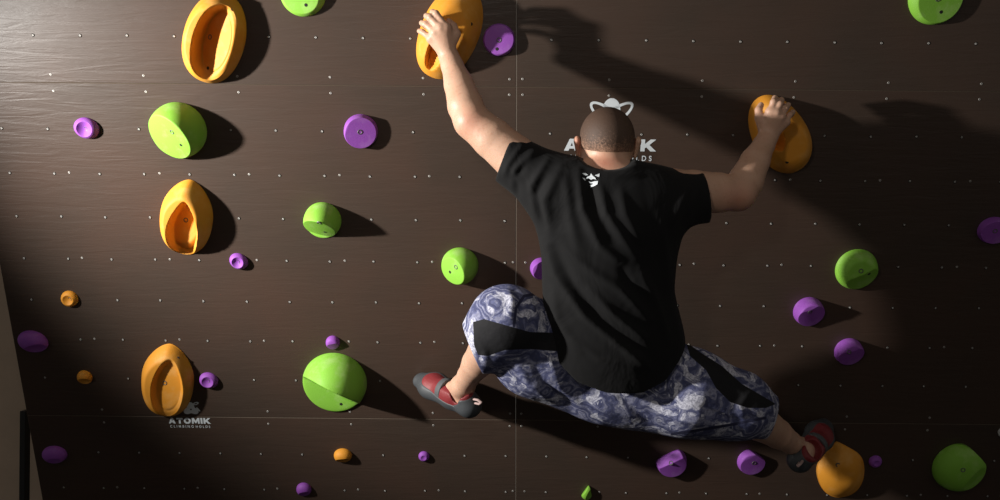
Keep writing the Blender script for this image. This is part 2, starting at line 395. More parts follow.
def emblem(small=False):
    """unit emblem about 2 wide: an A-shaped core of three lobes with two crossing orbits"""
    core = []
    for k in range(72):
        t = 2 * math.pi * k / 72 + math.pi / 2
        r = (0.70 if small else 0.68) + 0.20 * math.cos(3 * (t - math.pi / 2)); core.append((r * math.cos(t) * 1.0, r * math.sin(t) * .95 + 0.04))
    out = [[core, ell(0, 0.02, 0.11, 0.11, 0, 16)]]
    if small: return out + [[ell(.62, .74, .34, .17, .3, 20), ell(.60, .73, .17, .07, .3, 12)], [[(.62, .30), (.78, .22), (1.02, -.12), (.98, -.26), (.80, -.10), (.60, .16)]]]
    for sg in (1, -1):
        out.append([ell(0, 0.02, 1.12, 0.36, sg * 0.62), ell(0, 0.02, 1.0, 0.235, sg * 0.62)])
    return out
LET = {'A': ([[(0, 0), (.44, 1), (.78, 1), (1.22, 0), (.86, 0), (.79, .18), (.43, .18), (.36, 0)], [(.51, .40), (.71, .40), (.61, .68)]], 1.22),
       'T': ([[(0, 1), (1.1, 1), (1.1, .70), (.72, .70), (.72, 0), (.38, 0), (.38, .70), (0, .70)]], 1.1),
       'O': ([ell(.62, .5, .62, .53, 0, 28), ell(.62, .5, .30, .24, 0, 20)], 1.24),
       'M': ([[(0, 0), (0, 1), (.36, 1), (.68, .5), (1.0, 1), (1.36, 1), (1.36, 0), (1.04, 0), (1.04, .5), (.76, .08), (.60, .08), (.32, .5), (.32, 0)]], 1.36),
       'I': ([[(0, 0), (0, 1), (.34, 1), (.34, 0)]], .34),
       'K': ([[(0, 0), (0, 1), (.34, 1), (.34, .62), (.78, 1), (1.22, 1), (.70, .54), (1.26, 0), (.80, 0), (.46, .34), (.34, .26), (.34, 0)]], 1.26)}
def word(s):
    out, x = [], 0
    for ch in s:
        lp, w = LET[ch]; out.append([[(x + a, b) for a, b in l] for l in lp]); x += w + 0.17
    return out, x - 0.17
def text_mesh(s):
    cu = bpy.data.curves.new('t', 'FONT'); cu.body = s; cu.align_x = 'CENTER'; cu.space_character = 1.75; cu.extrude = 0.0; cu.offset = 0.02
    ob = bpy.data.objects.new('t', cu); me = bpy.data.meshes.new_from_object(ob); bpy.data.objects.remove(ob); return me
def logo(cx, top, word_l, word_r, wt, wb, sub_y, sub_w, ecx, ecy, ew, label):
    s = scale_at(wb)
    o = bpy.data.objects.new('printed_logo', None); C.objects.link(o); o.empty_display_size = 0.05
    base = P(cx, wb); o.matrix_world = frame(base + [0, 0, 0.0008])
    tag(o, label, 'printed logo', 'white logos printed on the wall')
    lp, w = word('ATOMIK'); me = curve_mesh(lp, 'logo_word')
    width = (word_r - word_l) / s; h = (wb - wt) / s / 0.955
    for v in me.vertices: v.co = (v.co.x / w * width - width / 2, v.co.y * h, v.co.z)
    link('logo_word', me, M_PRINT, o, False)
    me = curve_mesh(emblem(ew < 30), 'logo_emblem'); e = ew / s / 2; pc = P(ecx, ecy) - base
    for v in me.vertices: v.co = (v.co.x * e + pc[0], v.co.y * e * 1.02 + pc[1], v.co.z)
    link('logo_emblem', me, M_PRINT, o, False)
    ps = P(cx, sub_y) - base; tot = sub_w / s; x0 = -tot / 2
    for wd, share in (('CLIMBING', .585), ('HOLDS', .36)):
        me = text_mesh(wd); xs = [v.co.x for v in me.vertices]; a, ww = min(xs), max(xs) - min(xs); k = tot * share / ww
        for v in me.vertices: v.co = (x0 + (v.co.x - a) * k, v.co.y * k * 1.15 + ps[1], 0.0002)
        link('caption_word', me, M_PRINT, o, False); x0 += tot * (share + .055)
    return o
logo(610, 98, 564, 656, 139.5, 151, 160.5, 84, 611, 119, 46, 'large white printed logo with the word ATOMIK half hidden behind the climber\'s head')
logo(190, 402, 169, 211, 417.5, 423.5, 427.5, 40, 191, 409.5, 18, 'small white printed logo with the word ATOMIK at the lower left')

# ------------------------------------------------------------------ around the wall
fl = link('floor', box('floor', (-5, -3, -0.3), (6, 6, 0.0)), M_FLOOR, smooth=False); tag(fl, 'black padded floor below the wall', 'floor', kind='structure')
rw = link('wall_left', box('wall_left', (-4.2, Z0 + 0.62, 0), (-0.2, Z0 + 0.74, 4)), M_REAR, smooth=False); tag(rw, 'taupe plaster wall seen past the left edge of the climbing wall', 'wall', kind='structure')
pe = LW(P(24.5, 460, -0.10)); 
pm = box('steel_post', (-0.010, -0.02, 0.0), (0.012, 0.02, 1.36), 0.002)
pst = link('steel_post', pm, M_STEEL, smooth=False); pst.location = (pe.x, pe.y, 0.0); tag(pst, 'black steel post standing behind the lower left edge of the wall', 'post')

# ------------------------------------------------------------------ signed distance fields -> one continuous skin
class Field:
    def __init__(s, lo, hi, h):
        s.lo = np.array(lo, float); s.h = h; s.n = np.ceil((np.array(hi) - s.lo) / h).astype(int) + 1
        s.f = np.full(s.n, 0.3, np.float32)
        s.ax = [s.lo[i] + np.arange(s.n[i]) * h for i in range(3)]
    def sub(s, lo, hi):
        a = [max(0, int((lo[i] - s.lo[i]) / s.h)) for i in range(3)]; b = [min(s.n[i], int((hi[i] - s.lo[i]) / s.h) + 2) for i in range(3)]
        sl = tuple(slice(a[i], max(a[i], b[i])) for i in range(3))
        X = s.ax[0][sl[0]][:, None, None].astype(np.float32); Y = s.ax[1][sl[1]][None, :, None].astype(np.float32); Z = s.ax[2][sl[2]][None, None, :].astype(np.float32)
        return sl, X, Y, Z
    def merge(s, sl, d, k, op='add'):
        f = s.f[sl]
        if op == 'add':
            h = np.clip(0.5 + 0.5 * (f - d) / k, 0, 1); s.f[sl] = f * (1 - h) + d * h - k * h * (1 - h)
        else:                                   # carve d away
            d = -d; h = np.clip(0.5 - 0.5 * (f - d) / k, 0, 1); s.f[sl] = f * (1 - h) + d * h + k * h * (1 - h)
    def cap(s, a, b, ra, rb, k=0.01, S=(1, 1, 1), op='add'):
        a, b, S = np.array(a, float), np.array(b, float), np.array(S, float); R = max(ra, rb) / S + k + 3 * s.h
        sl, X, Y, Z = s.sub(np.minimum(a, b) - R, np.maximum(a, b) + R)
        A, B = a * S, b * S; D = B - A; L = max(float(D @ D), 1e-12)
        x, y, z = X * S[0] - A[0], Y * S[1] - A[1], Z * S[2] - A[2]
        t = np.clip((x * D[0] + y * D[1] + z * D[2]) / L, 0, 1)
        d = np.sqrt((x - t * D[0]) ** 2 + (y - t * D[1]) ** 2 + (z - t * D[2]) ** 2) - (ra + (rb - ra) * t)
        s.merge(sl, d / S.max() ** 0.5, k, op)
    def chain(s, pts, k=0.012, S=(1, 1, 1)):
        A = np.array([p for p, _ in pts]); m = max(r for _, r in pts) + k + 3 * s.h
        sl, X, Y, Z = s.sub(A.min(0) - m, A.max(0) + m); best = None
        for (a, ra), (b, rb) in zip(pts[:-1], pts[1:]):
            D = b - a; L = float(D @ D); x, y, z = X - a[0], Y - a[1], Z - a[2]
            t = np.clip((x * D[0] + y * D[1] + z * D[2]) / L, 0, 1); u = t * t * (3 - 2 * t) * .5 + t * .5
            d = np.sqrt((x - t * D[0]) ** 2 + (y - t * D[1]) ** 2 + (z - t * D[2]) ** 2) - (ra + (rb - ra) * u)
            if best is None: best = d
            else:
                kk = .006; h = np.clip(.5 + .5 * (best - d) / kk, 0, 1); best = best * (1 - h) + d * h - kk * h * (1 - h)
        s.merge(sl, best, k)
    def ell(s, c, r, k=0.01, R=None, op='add'):
        c, r = np.array(c, float), np.array(r, float); m = r.max() + k + 3 * s.h
        sl, X, Y, Z = s.sub(c - m, c + m); x, y, z = X - c[0], Y - c[1], Z - c[2]
        if R is not None: R = np.array(R); x, y, z = (x * R[0][0] + y * R[1][0] + z * R[2][0], x * R[0][1] + y * R[1][1] + z * R[2][1], x * R[0][2] + y * R[1][2] + z * R[2][2])
        k0 = np.sqrt((x / r[0]) ** 2 + (y / r[1]) ** 2 + (z / r[2]) ** 2); k1 = np.sqrt((x / r[0] ** 2) ** 2 + (y / r[1] ** 2) ** 2 + (z / r[2] ** 2) ** 2) + 1e-9
        s.merge(sl, (k0 * (k0 - 1) / k1).astype(np.float32), k, op)
    def halfspace(s, p, nrm, lo=None, hi=None, k=0.004):
        """cut away what lies on the side the normal points to, inside a box"""
        lo = s.lo if lo is None else lo; hi = s.lo + s.n * s.h if hi is None else hi
        sl, X, Y, Z = s.sub(lo, hi); nrm = np.array(nrm, float); nrm /= np.linalg.norm(nrm)
        d = (X - p[0]) * nrm[0] + (Y - p[1]) * nrm[1] + (Z - p[2]) * nrm[2]
        f = s.f[sl]; h = np.clip(0.5 + 0.5 * (f - d) / k, 0, 1); s.f[sl] = d * (1 - h) + f * h + k * h * (1 - h)
    def mesh(s):
        f = s.f; nx, ny, nz = f.shape; ins = f < 0
        c = [ins[i:nx - 1 + i, j:ny - 1 + j, k:nz - 1 + k] for i in (0, 1) for j in (0, 1) for k in (0, 1)]
        anyi = np.logical_or.reduce(c); alli = np.logical_and.reduce(c); act = anyi & ~alli
        idx = np.full(act.shape, -1, np.int64); I, J, K = np.nonzero(act); idx[I, J, K] = np.arange(len(I))
        acc = np.zeros((len(I), 3)); cnt = np.zeros(len(I))
        cor = [(i, j, k) for i in (0, 1) for j in (0, 1) for k in (0, 1)]
        val = {q: f[I + q[0], J + q[1], K + q[2]].astype(float) for q in cor}
        for a in cor:
            for x in range(3):
                if a[x] == 0:
                    b = list(a); b[x] = 1; b = tuple(b); va, vb = val[a], val[b]; m = (va < 0) != (vb < 0)
                    t = np.where(m, va / np.where(m, va - vb, 1), 0)
                    p = np.tile(np.array(a, float), (len(I), 1)); p[:, x] = t; acc[m] += p[m]; cnt[m] += 1
        V = s.lo + (np.stack([I, J, K], 1) + acc / cnt[:, None]) * s.h
        faces = []
        for x in range(3):
            sl0 = [slice(None)] * 3; sl1 = [slice(None)] * 3; sl0[x] = slice(0, -1); sl1[x] = slice(1, None)
            m = ins[tuple(sl0)] != ins[tuple(sl1)]; g = np.stack(np.nonzero(m), 1)
            y, z = [(1, 2), (2, 0), (0, 1)][x]
            ok = (g[:, y] > 0) & (g[:, z] > 0) & (g[:, y] < act.shape[y]) & (g[:, z] < act.shape[z]); g = g[ok]
            def at(dy, dz): q = g.copy(); q[:, y] -= dy; q[:, z] -= dz; return idx[q[:, 0], q[:, 1], q[:, 2]]
            q = np.stack([at(1, 1), at(0, 1), at(0, 0), at(1, 0)], 1)
            flip = ~ins[g[:, 0], g[:, 1], g[:, 2]]; q[flip] = q[flip][:, ::-1]
            faces.append(q[(q >= 0).all(1)])
        return V, np.concatenate(faces)
def fastmesh(name, V, Q):
    me = bpy.data.meshes.new(name); me.vertices.add(len(V)); me.vertices.foreach_set('co', V.astype(np.float32).ravel())
    me.loops.add(Q.size); me.loops.foreach_set('vertex_index', Q.astype(np.int32).ravel())
    me.polygons.add(len(Q)); me.polygons.foreach_set('loop_start', np.arange(0, Q.size, 4, dtype=np.int32)); me.update(calc_edges=True); me.validate(); return me
def normals(V, Q):
    d1, d2 = V[Q[:, 2]] - V[Q[:, 0]], V[Q[:, 3]] - V[Q[:, 1]]; fn = np.cross(d1, d2); N = np.zeros_like(V)
    for i in range(4): np.add.at(N, Q[:, i], fn)
    return N / (np.linalg.norm(N, axis=1, keepdims=True) + 1e-12)
def relax(V, Q, it=1, w=0.5):
    for _ in range(it):
        S = np.zeros_like(V); c = np.zeros(len(V))
        for i in range(4):
            np.add.at(S, Q[:, i], V[Q[:, (i + 1) % 4]]); np.add.at(S, Q[:, i], V[Q[:, (i + 3) % 4]]); np.add.at(c, Q[:, i], 2)
        V = V * (1 - w) + S / np.maximum(c, 1)[:, None] * w
    return V
def segdist(x, y, line):
    """distance in px to a polyline, with the parameter along it"""
    best = np.full(x.shape, 1e9); tt = np.zeros(x.shape); n = len(line) - 1
    for i in range(n):
        ax, ay = line[i]; bx, by = line[i + 1]; L = (bx - ax) ** 2 + (by - ay) ** 2
        t = np.clip(((x - ax) * (bx - ax) + (y - ay) * (by - ay)) / L, 0, 1); d = np.hypot(x - ax - t * (bx - ax), y - ay - t * (by - ay))
        m = d < best; best[m] = d[m]; tt[m] = ((i + t) / n)[m]
    return best, tt
def inpoly(x, y, poly):
    ins = np.zeros(x.shape, bool); n = len(poly)
    for i in range(n):
        (ax, ay), (bx, by) = poly[i], poly[(i + 1) % n]
        c = ((ay > y) != (by > y)) & (x < (bx - ax) * (y - ay) / (by - ay + 1e-12) + ax); ins ^= c
    d, _ = segdist(x, y, list(poly) + [poly[0]]); return np.where(ins, d, -d)
def attr(me, name, arr):
    a = me.attributes.new(name, 'FLOAT', 'POINT'); a.data.foreach_set('value', arr.astype(np.float32))
def rr(px, n=0.4): return px * (CL[2] - n) / cs / F     # px radius -> metres at height n
def folds(V, N, lines, facing=0.15):
    """cloth wrinkles: ridges (amp > 0) and creases (amp < 0) along lines on the side that faces away from the wall"""
    x, y = proj(V); w = np.clip((N[:, 2] - facing) / 0.4, 0, 1); D = np.zeros(len(V))
    for line, amp, wid in lines:
        d, t = segdist(x, y, line); D += amp * np.exp(-(d / wid) ** 2) * np.sin(np.clip(t * 0.94 + 0.03, 0, 1) * math.pi) ** 0.5
    return V + N * (D * w)[:, None]

# ------------------------------------------------------------------ the climber: joints (seen pixel, height over the wall)
SH_L, SH_R = P(541, 180, .40), P(667, 192, .40)
EL_L, EL_R = P(472, 121, .33), P(738, 193, .33)
WR_L, WR_R = P(449, 57, .170), P(768, 137, .165)
HEADC = P(606.5, 143, .315)
HIP_L, HIP_R = P(588, 374, .36), P(646, 382, .36)
KN_L, KN_R = P(500, 322, .46), P(741, 405, .40)
AN_L, AN_R = P(463, 386, .21), P(799, 449, .17)

M_SKIN, t, b = mat('skin')
v = coords(t); n1 = noise(t, v, 11, 4, 0.6); n2 = noise(t, v, 90, 3, 0.6)
c = mixc(t, n1, (0.52, 0.285, 0.185), (0.66, 0.43, 0.31))
at_ = nd(t, 'ShaderNodeAttribute', attribute_name='redness'); c = mixc(t, at_.outputs['Fac'], c, (0.58, 0.24, 0.16))
t.links.new(mixc(t, ramp(t, n2, [(0.55, (0, 0, 0)), (0.75, (.30, .30, .30))]).outputs[0], c, (0.33, 0.13, 0.08)), b.inputs['Base Color'])
b.inputs['Roughness'].default_value = 0.5; b.inputs['Subsurface Weight'].default_value = 0.06; b.inputs['Subsurface Radius'].default_value = (0.02, 0.008, 0.004); b.inputs['Subsurface Scale'].default_value = 0.3
bump(t, b, n2, 0.25, 0.002)

man = bpy.data.objects.new('person', None); C.objects.link(man); man.empty_display_size = 0.2
MAN0 = P(612, 385, .36); man.matrix_world = frame(MAN0)
tag(man, 'climber seen from behind in black t-shirt and patterned shorts, spread across the wall', 'person')
def child(name, V, Q, m, parent=None):
    me = fastmesh(name, V - (MAN0 if parent is None or parent is not None else 0), Q)
    return link(name, me, m, parent or man)

H_ = 0.0038
B = Field([-.34, -1.06 + .30, .02], [1.12, .93, .62], H_)
lo_, hi_ = [min(P(405, 250, 0)[0], 0) - .02, P(500, 480, .2)[1] - .1, .03], [P(850, 250, 0)[0], P(500, 0, .1)[1] + .10, .60]
B = Field(lo_, hi_, H_)
# trunk
B.cap(P(612, 215, .42), P(612, 290, .43), .150, .125, .05, (1, 1, 1.8)); B.cap(P(612, 300, .43), P(616, 365, .40), .13, .135, .05, (1, 1, 1.6))
B.cap(SH_L, SH_R, .065, .065, .05); B.cap(P(606, 184, .39), P(560, 190, .40), .045, .045, .03); B.cap(P(606, 184, .39), P(655, 196, .40), .045, .045, .03)
# neck and head
B.chain([(P(606, 154, .335), .069), (P(607, 174, .372), .072), (P(609, 200, .39), .075)], .025)
B.ell(HEADC + [0, .018, .010], (.079, .088, .095), .02)
B.ell(HEADC + [0, -.028, -.020], (.068, .080, .078), .03)
B.ell(HEADC + [0, -.083, -.055], (.048, .036, .042), .03)                       # jaw and chin
B.ell(HEADC + [0, -.030, -.004], (.073, .060, .080), .02)
B.cap(HEADC + [0, -.012, -.100], HEADC + [0, -.042, -.118], .010, .014, .012)    # nose
B.cap(HEADC + [-.03, .012, -.085], HEADC + [.03, .012, -.085], .012, .012, .014) # brow
B.cap(HEADC + [-.02, -.068, -.094], HEADC + [.02, -.068, -.094], .008, .008, .008)
B.cap(HEADC + [-.018, -.063, -.106], HEADC + [.018, -.063, -.106], .0035, .0035, .002, op='cut')
for sx in (-1, 1):
    B.ell(HEADC + [sx * .030, -.004, -.092], (.014, .009, .010), .006, op='cut')
    e0 = HEADC + [sx * .0855, -.012, .018]
    B.cap(e0 + [sx * .005, .022, .006], e0 + [0, -.024, -.002], .0150, .009, .006, (1.5, 1, 1)); B.ell(e0 + [sx * .009, .004, -.008], (.006, .014, .010), .003, op='cut')
def arm(sh, el, wr, bulge):
    up = el - sh; fo = wr - el
    B.chain([(sh, .068), (sh + up * .35, .066), (sh + up * .7, .060), (el, .053)], .02)
    B.chain([(el, .051), (el + fo * .22 + bulge * .006, .053), (el + fo * .55, .045), (el + fo * .85, .034), (wr, .032)], .015)
    B.ell(el + bulge * -.010 - fo * .06, (.036, .036, .036), .02)
arm(SH_L, EL_L, WR_L, np.array([-.6, .3, .5])); arm(SH_R, EL_R, WR_R, np.array([.3, -.6, .4]))
def hand(wr, palm_c, mcps, pips, dips, tips, thumb, k=.0018):
    for (m, r_) in zip(mcps, (.0165, .017, .016, .0145)):
        B.cap(wr, m, .021, r_, .010, (1, 1, 1)); 
    B.cap(mcps[0], mcps[3], .0135, .0125, .008)
    for m, p, d, q, s_ in zip(mcps, pips, dips, tips, (1, 1.03, 1, .88)):
        B.cap(m, p, .0112 * s_, .0104 * s_, .004); B.cap(p, d, .0102 * s_, .0092 * s_, k); B.cap(d, q, .0092 * s_, .0080 * s_, k)
        B.ell(m + [0, 0, .004], (.0115 * s_,) * 3, .004); B.ell(p + [0, 0, .001], (.0112 * s_,) * 3, .002)
    a, b_, c_, d_ = thumb
    B.cap(a, b_, .019, .0155, .010); B.cap(b_, c_, .0135, .0120, .004); B.cap(c_, d_, .0118, .0095, .002)
# left hand: back of the hand to us, four fingers over the left lip of the hold, thumb on the right
hand(WR_L, None,
     [P(446.5, 28, .176), P(440.5, 28.5, .180), P(435, 32.5, .178), P(431, 38.5, .170)],
     [P(436, 13.5, .160), P(430, 17.5, .162), P(425.5, 24, .158), P(422.5, 32, .150)],
     [P(432.5, 12, .134), P(426.5, 16, .134), P(422, 23, .132), P(419.5, 31, .128)],
     [P(437, 18, .108), P(430, 20, .108), P(426, 27, .106), P(424, 34, .106)],
     (P(449, 46, .168), P(456, 34, .162), P(453.5, 26, .150), P(448.5, 21, .138)))
# right hand: fingers up and to the right, thumb on the left
hand(WR_R, None,
     [P(770.5, 112, .172), P(776, 113, .176), P(781, 116.5, .174), P(785.5, 122, .166)],
     [P(773.5, 102, .166), P(779.5, 104, .168), P(785, 108.5, .165), P(789.5, 115, .156)],
     [P(775, 98, .140), P(781.5, 100, .142), P(788, 105, .140), P(793, 112, .134)],
     [P(775, 102, .106), P(781, 105, .106), P(786, 110, .105), P(791, 116, .106)],
     (P(764, 128, .162), P(759.5, 118, .158), P(758.5, 110, .146), P(761, 105, .130)))
# legs
def leg(hip, kn, an, calf):
    B.chain([(hip, .090), (hip + (kn - hip) * .4, .088), (kn, .062)], .03); sh = an - kn
    B.chain([(kn, .060), (kn + sh * .28 + calf * .012, .062), (kn + sh * .6 + calf * .004, .050), (kn + sh * .82, .039), (an, .037)], .045)
leg(HIP_L, KN_L, AN_L, np.array([.6, -.3, .6])); leg(HIP_R, KN_R, AN_R, np.array([-.3, -.5, .6]))
FT_L = (P(470, 407, .225), P(418, 379, .048)); FT_R = (P(798, 461, .215), P(830, 428, .065))
for an, (hl, to) in ((AN_L, FT_L), (AN_R, FT_R)):
    d = to - hl; B.cap(an, hl + d * .16, .035, .030, .02); B.cap(hl + d * .12, hl + d * .78, .028, .018, .02); B.cap(an, hl + d * .55, .030, .022, .025)
B.ell(AN_L + [-.012, .000, .020], (.016, .018, .016), .02); B.ell(AN_R + [.018, .004, .016], (.016, .018, .016), .02)
V, Q = B.mesh(); V = relax(V, Q, 1, 0.35)
bx_, by_ = proj(V)
red = np.clip(1 - np.hypot((bx_ - 606) / 22, (by_ - 163) / 12), 0, 1) * 0.9 + np.clip(1 - np.hypot((bx_ - 578) / 7, (by_ - 146) / 15), 0, 1) * 1.2 + np.clip(1 - np.hypot((bx_ - 470) / 20, (by_ - 122) / 20), 0, 1) * .6 + np.clip(1 - np.hypot((bx_ - 738) / 26, (by_ - 200) / 24), 0, 1) * .6
body = child('body', V, Q, M_SKIN); attr(body.data, 'redness', np.clip(red, 0, 1))

# hair: close crop over the back and top of the skull
M_HAIR, t, b = mat('cropped_hair'); v = coords(t); n1 = noise(t, v, 200, 5, 0.8); n2 = noise(t, v, 22, 4, 0.6)
fa = nd(t, 'ShaderNodeAttribute', attribute_name='fade')
f1 = nd(t, 'ShaderNodeMath', operation='MULTIPLY_ADD'); t.links.new(n1, f1.inputs[0]); f1.inputs[1].default_value = 1.3; t.links.new(fa.outputs['Fac'], f1.inputs[2])
f2 = nd(t, 'ShaderNodeMath', operation='MULTIPLY_ADD'); t.links.new(n2, f2.inputs[0]); f2.inputs[1].default_value = 0.35; t.links.new(f1.outputs[0], f2.inputs[2])
hc = ramp(t, f2.outputs[0], [(0.50, (0.56, 0.35, 0.24)), (0.78, (0.25, 0.14, 0.09)), (1.05, (0.075, 0.042, 0.027))]).outputs[0]
t.links.new(hc, b.inputs['Base Color']); b.inputs['Roughness'].default_value = 0.65; bump(t, b, n1, 0.6, 0.002)
Hf = Field(HEADC - .15, HEADC + .15, .003)
Hf.ell(HEADC + [0, .018, .010], (.0815, .0905, .0975), .02); Hf.ell(HEADC + [0, -.022, -.004], (.0735, .075, .081), .02)
Hf.halfspace(HEADC + [0, -.056, .03], (0, -1, -.10), k=.014); Hf.halfspace(HEADC + [0, .03, -.070], (0, -.55, -1), k=.004)
Hf.halfspace(HEADC + [0, -.014, -.030], (0, -.75, -1), k=.004)
V, Q = Hf.mesh(); q = V - HEADC
hair = child('cropped_hair', V, Q, M_HAIR); fade = np.clip((q[:, 1] + .052) / .11, 0, 1) ** 0.7 * .75 - 0.42 + np.clip(q[:, 0] / .08, -1, 1) * .0
attr(hair.data, 'fade', fade)
M_EYE = plain('eye_white', (0.75, 0.72, 0.68), 0.25)
for sx in (-1, 1):
    em = lathe('eye', [(.0001, -.008), (.006, -.006), (.009, 0), (.006, .006), (.0001, .008)], 12, tuple(HEADC - MAN0 + [sx * .030, -.004, -.088])); link('eye', em, M_EYE, man)

# ------------------------------------------------------------------ t-shirt
def cloth(name, col, rough, wr, scale, sheen):
    m, t, b = mat(name); v = coords(t); b.inputs['Base Color'].default_value = (*col, 1); b.inputs['Roughness'].default_value = rough
    b.inputs['Sheen Weight'].default_value = sheen; b.inputs['Sheen Roughness'].default_value = 0.5; b.inputs['Specular IOR Level'].default_value = 0.25
    n = noise(t, coords(t, (1, .55, 1)), scale, 3, 0.5, 0.8); bump(t, b, n, wr, 0.02); return m
M_SHIRT = cloth('black_cotton', (0.0055, 0.0055, 0.006), 0.85, 0.35, 9, 0.03)
T = Field(P(485, 250, .2) * [1, 0, 0] + [0, P(600, 405, .4)[1], .16], P(722, 250, .3) * [1, 0, 0] + [0, P(600, 120, .4)[1], .62], .0045)
Sn = (1, 1, 1.75)
T.cap(P(610, 232, .42), P(608, 292, .435), rr(72), rr(60), .06, Sn); T.cap(P(608, 292, .435), P(613, 345, .425), rr(60), rr(68), .05, Sn); T.cap(P(613, 345, .425), P(614, 366, .415), rr(68), rr(73), .05, Sn)
T.cap(P(556, 190, .405), P(655, 200, .405), rr(31), rr(29), .06, (1, 1, 1.05))
T.cap(P(588, 189, .39), P(626, 191, .39), rr(24), rr(24), .03)
slE_L, slE_R = P(499, 153, .365), P(712, 197, .372)
T.cap(P(556, 188, .405), slE_L, rr(31), rr(23.5, .37), .04); T.cap(P(655, 200, .405), slE_R, rr(29), rr(25, .37), .04)
# belly side kept full, openings at the hem, cuffs and collar
def opening(Fd, c, axis, rin, depth, box_r):
    Fd.cap(c + axis * .03, c - axis * depth, rin, rin * .96, .004, op='cut')
axL = (slE_L - P(556, 188, .405)); axL /= np.linalg.norm(axL); axR = (slE_R - P(655, 200, .405)); axR /= np.linalg.norm(axR)
cl, cr = P(504, 157, .37), P(705.5, 196.5, .372)
nl = P(497, 178, .37) - P(513, 135, .37); nl = np.array([nl[1], -nl[0], 0]); nl /= np.linalg.norm(nl)
if nl[0] > 0: nl = -nl
T.halfspace(cl, nl + [0, 0, -.1], cl - .13, cl + .13, .003)
nr = P(708, 220, .37) - P(703, 172, .37); nr = np.array([-nr[1], nr[0], 0]); nr /= np.linalg.norm(nr)
if nr[0] < 0: nr = -nr
T.halfspace(cr, nr, cr - .13, cr + .13, .003)
T.cap(cl - axL * .05, cl + axL * .03, rr(18), rr(19.5), .003, op='cut'); T.cap(cr - axR * .05, cr + axR * .03, rr(19), rr(21), .003, op='cut')
# curved hem
sl, X, Y, Z = T.sub(T.lo, T.lo + T.n * T.h)
XX = np.broadcast_to(X, T.f[sl].shape); hx = np.array([P(a, b_, .5)[0] for a, b_ in ((535, 335), (552, 357), (576, 378), (606, 387), (640, 388), (665, 379), (692, 352))]); hy = np.array([P(a, b_, .5)[1] for a, b_ in ((535, 335), (552, 357), (576, 378), (606, 387), (640, 388), (665, 379), (692, 352))])
hem = np.interp(XX, hx, hy) - 0.06 * (Z - .5)
d = (hem - Y) * .85; T.f[sl] = np.maximum(T.f[sl], d)
low = P(615, 380, .38); T.cap(P(615, 350, .415), P(614, 420, .405), rr(63), rr(69), .006, Sn, op='cut')
# collar
T.ell(P(607, 155, .41), (.079, .035, .14), .006, op='cut')
V, Q = T.mesh(); V = relax(V, Q, 2, 0.5); N = normals(V, Q)
FL = [([(560, 168), (545, 200), (552, 240)], .006, 5), ([(548, 160), (532, 185), (536, 215)], .006, 4), ([(534, 152), (516, 170), (514, 188)], .006, 4), ([(522, 145), (508, 165), (504, 176)], .005, 3.5),
      ([(545, 178), (535, 195), (545, 225)], -.005, 4), ([(527, 160), (515, 178), (518, 196)], -.005, 3.5),
      ([(578, 172), (583, 210), (600, 245), (620, 262)], .008, 5), ([(588, 178), (595, 205), (615, 240)], -.006, 5), ([(600, 185), (606, 215), (636, 256)], .007, 5),
      ([(620, 190), (626, 215), (640, 240)], .005, 5), ([(566, 176), (570, 215), (580, 255)], .006, 6),
      ([(545, 240), (556, 275), (585, 315), (625, 348), (650, 368)], .010, 5), ([(556, 250), (572, 285), (602, 322), (640, 350)], -.009, 6), ([(560, 245), (590, 270), (622, 290), (650, 320)], .008, 5),
      ([(590, 290), (615, 315), (645, 338)], .007, 4), ([(552, 290), (558, 320), (580, 350)], .006, 5), ([(575, 340), (600, 358), (640, 368)], .005, 4),
      ([(660, 215), (664, 250), (668, 285)], .005, 5), ([(690, 185), (680, 205), (672, 225)], .006, 5), ([(700, 182), (694, 200), (688, 215)], .004, 3.5), ([(640, 270), (655, 300), (668, 340)], .006, 5), ([(620, 265), (630, 285), (645, 300)], -.005, 5),
      ([(560, 168), (600, 176), (640, 176)], .003, 3)]
V = folds(V, N, [(l_, a_ * 1.35, w_) for l_, a_, w_ in FL]); V = relax(V, Q, 1, .3)
shirt = child('t_shirt', V, Q, M_SHIRT)
# emblem printed between the shoulder blades
bv = BVHTree.FromPolygons([tuple(a) for a in V], [tuple(a) for a in Q])
def drape(loops, cx, cy, s_px, name):
    me = curve_mesh(loops, name); bm = bmesh.new(); bm.from_mesh(me)
    bmesh.ops.triangulate(bm, faces=bm.faces[:]); bmesh.ops.subdivide_edges(bm, edges=[e for e in bm.edges if e.calc_length() > .15], cuts=2)
    base = P(cx, cy, .52); k = rr(s_px, .52)
    for vtx in bm.verts:
        x, y = base[0] + vtx.co.x * k, base[1] + vtx.co.y * k; up = 1 if vtx.co.z > 0 else 0
        hit = bv.ray_cast(Vector((x, y, .8)), Vector((0, 0, -1)))
        z = hit[0].z if hit[0] else .5
        vtx.co = (x - MAN0[0], y - MAN0[1], z - MAN0[2] + .0012 + .0004 * up)
    bm.to_mesh(me); bm.free(); return link(name, me, M_PRINT, shirt, False)
body_a = [(-.62, -.02), (-.40, .22), (-.16, .30), (0, .60), (.18, .34), (.44, .18), (.60, -.04), (.25, .02), (0, -.10), (-.28, .04)]
drape([[body_a], [[(-1.02, .58), (-.62, .60), (-.34, .40), (-.62, .34)]], [[(.42, .42), (.98, .62), (.92, .28), (.70, .30)]],
       [[(-.30, -.28), (.0, -.38), (.40, -.22), (.78, -.16), (.70, -.50), (.30, -.78), (.0, -.90), (-.10, -.72), (.28, -.52), (-.10, -.48)]], [[(-.95, .10), (-.72, .06), (-.60, -.20), (-.80, -.12)]]], 592, 181, 8.5, 'printed_emblem')

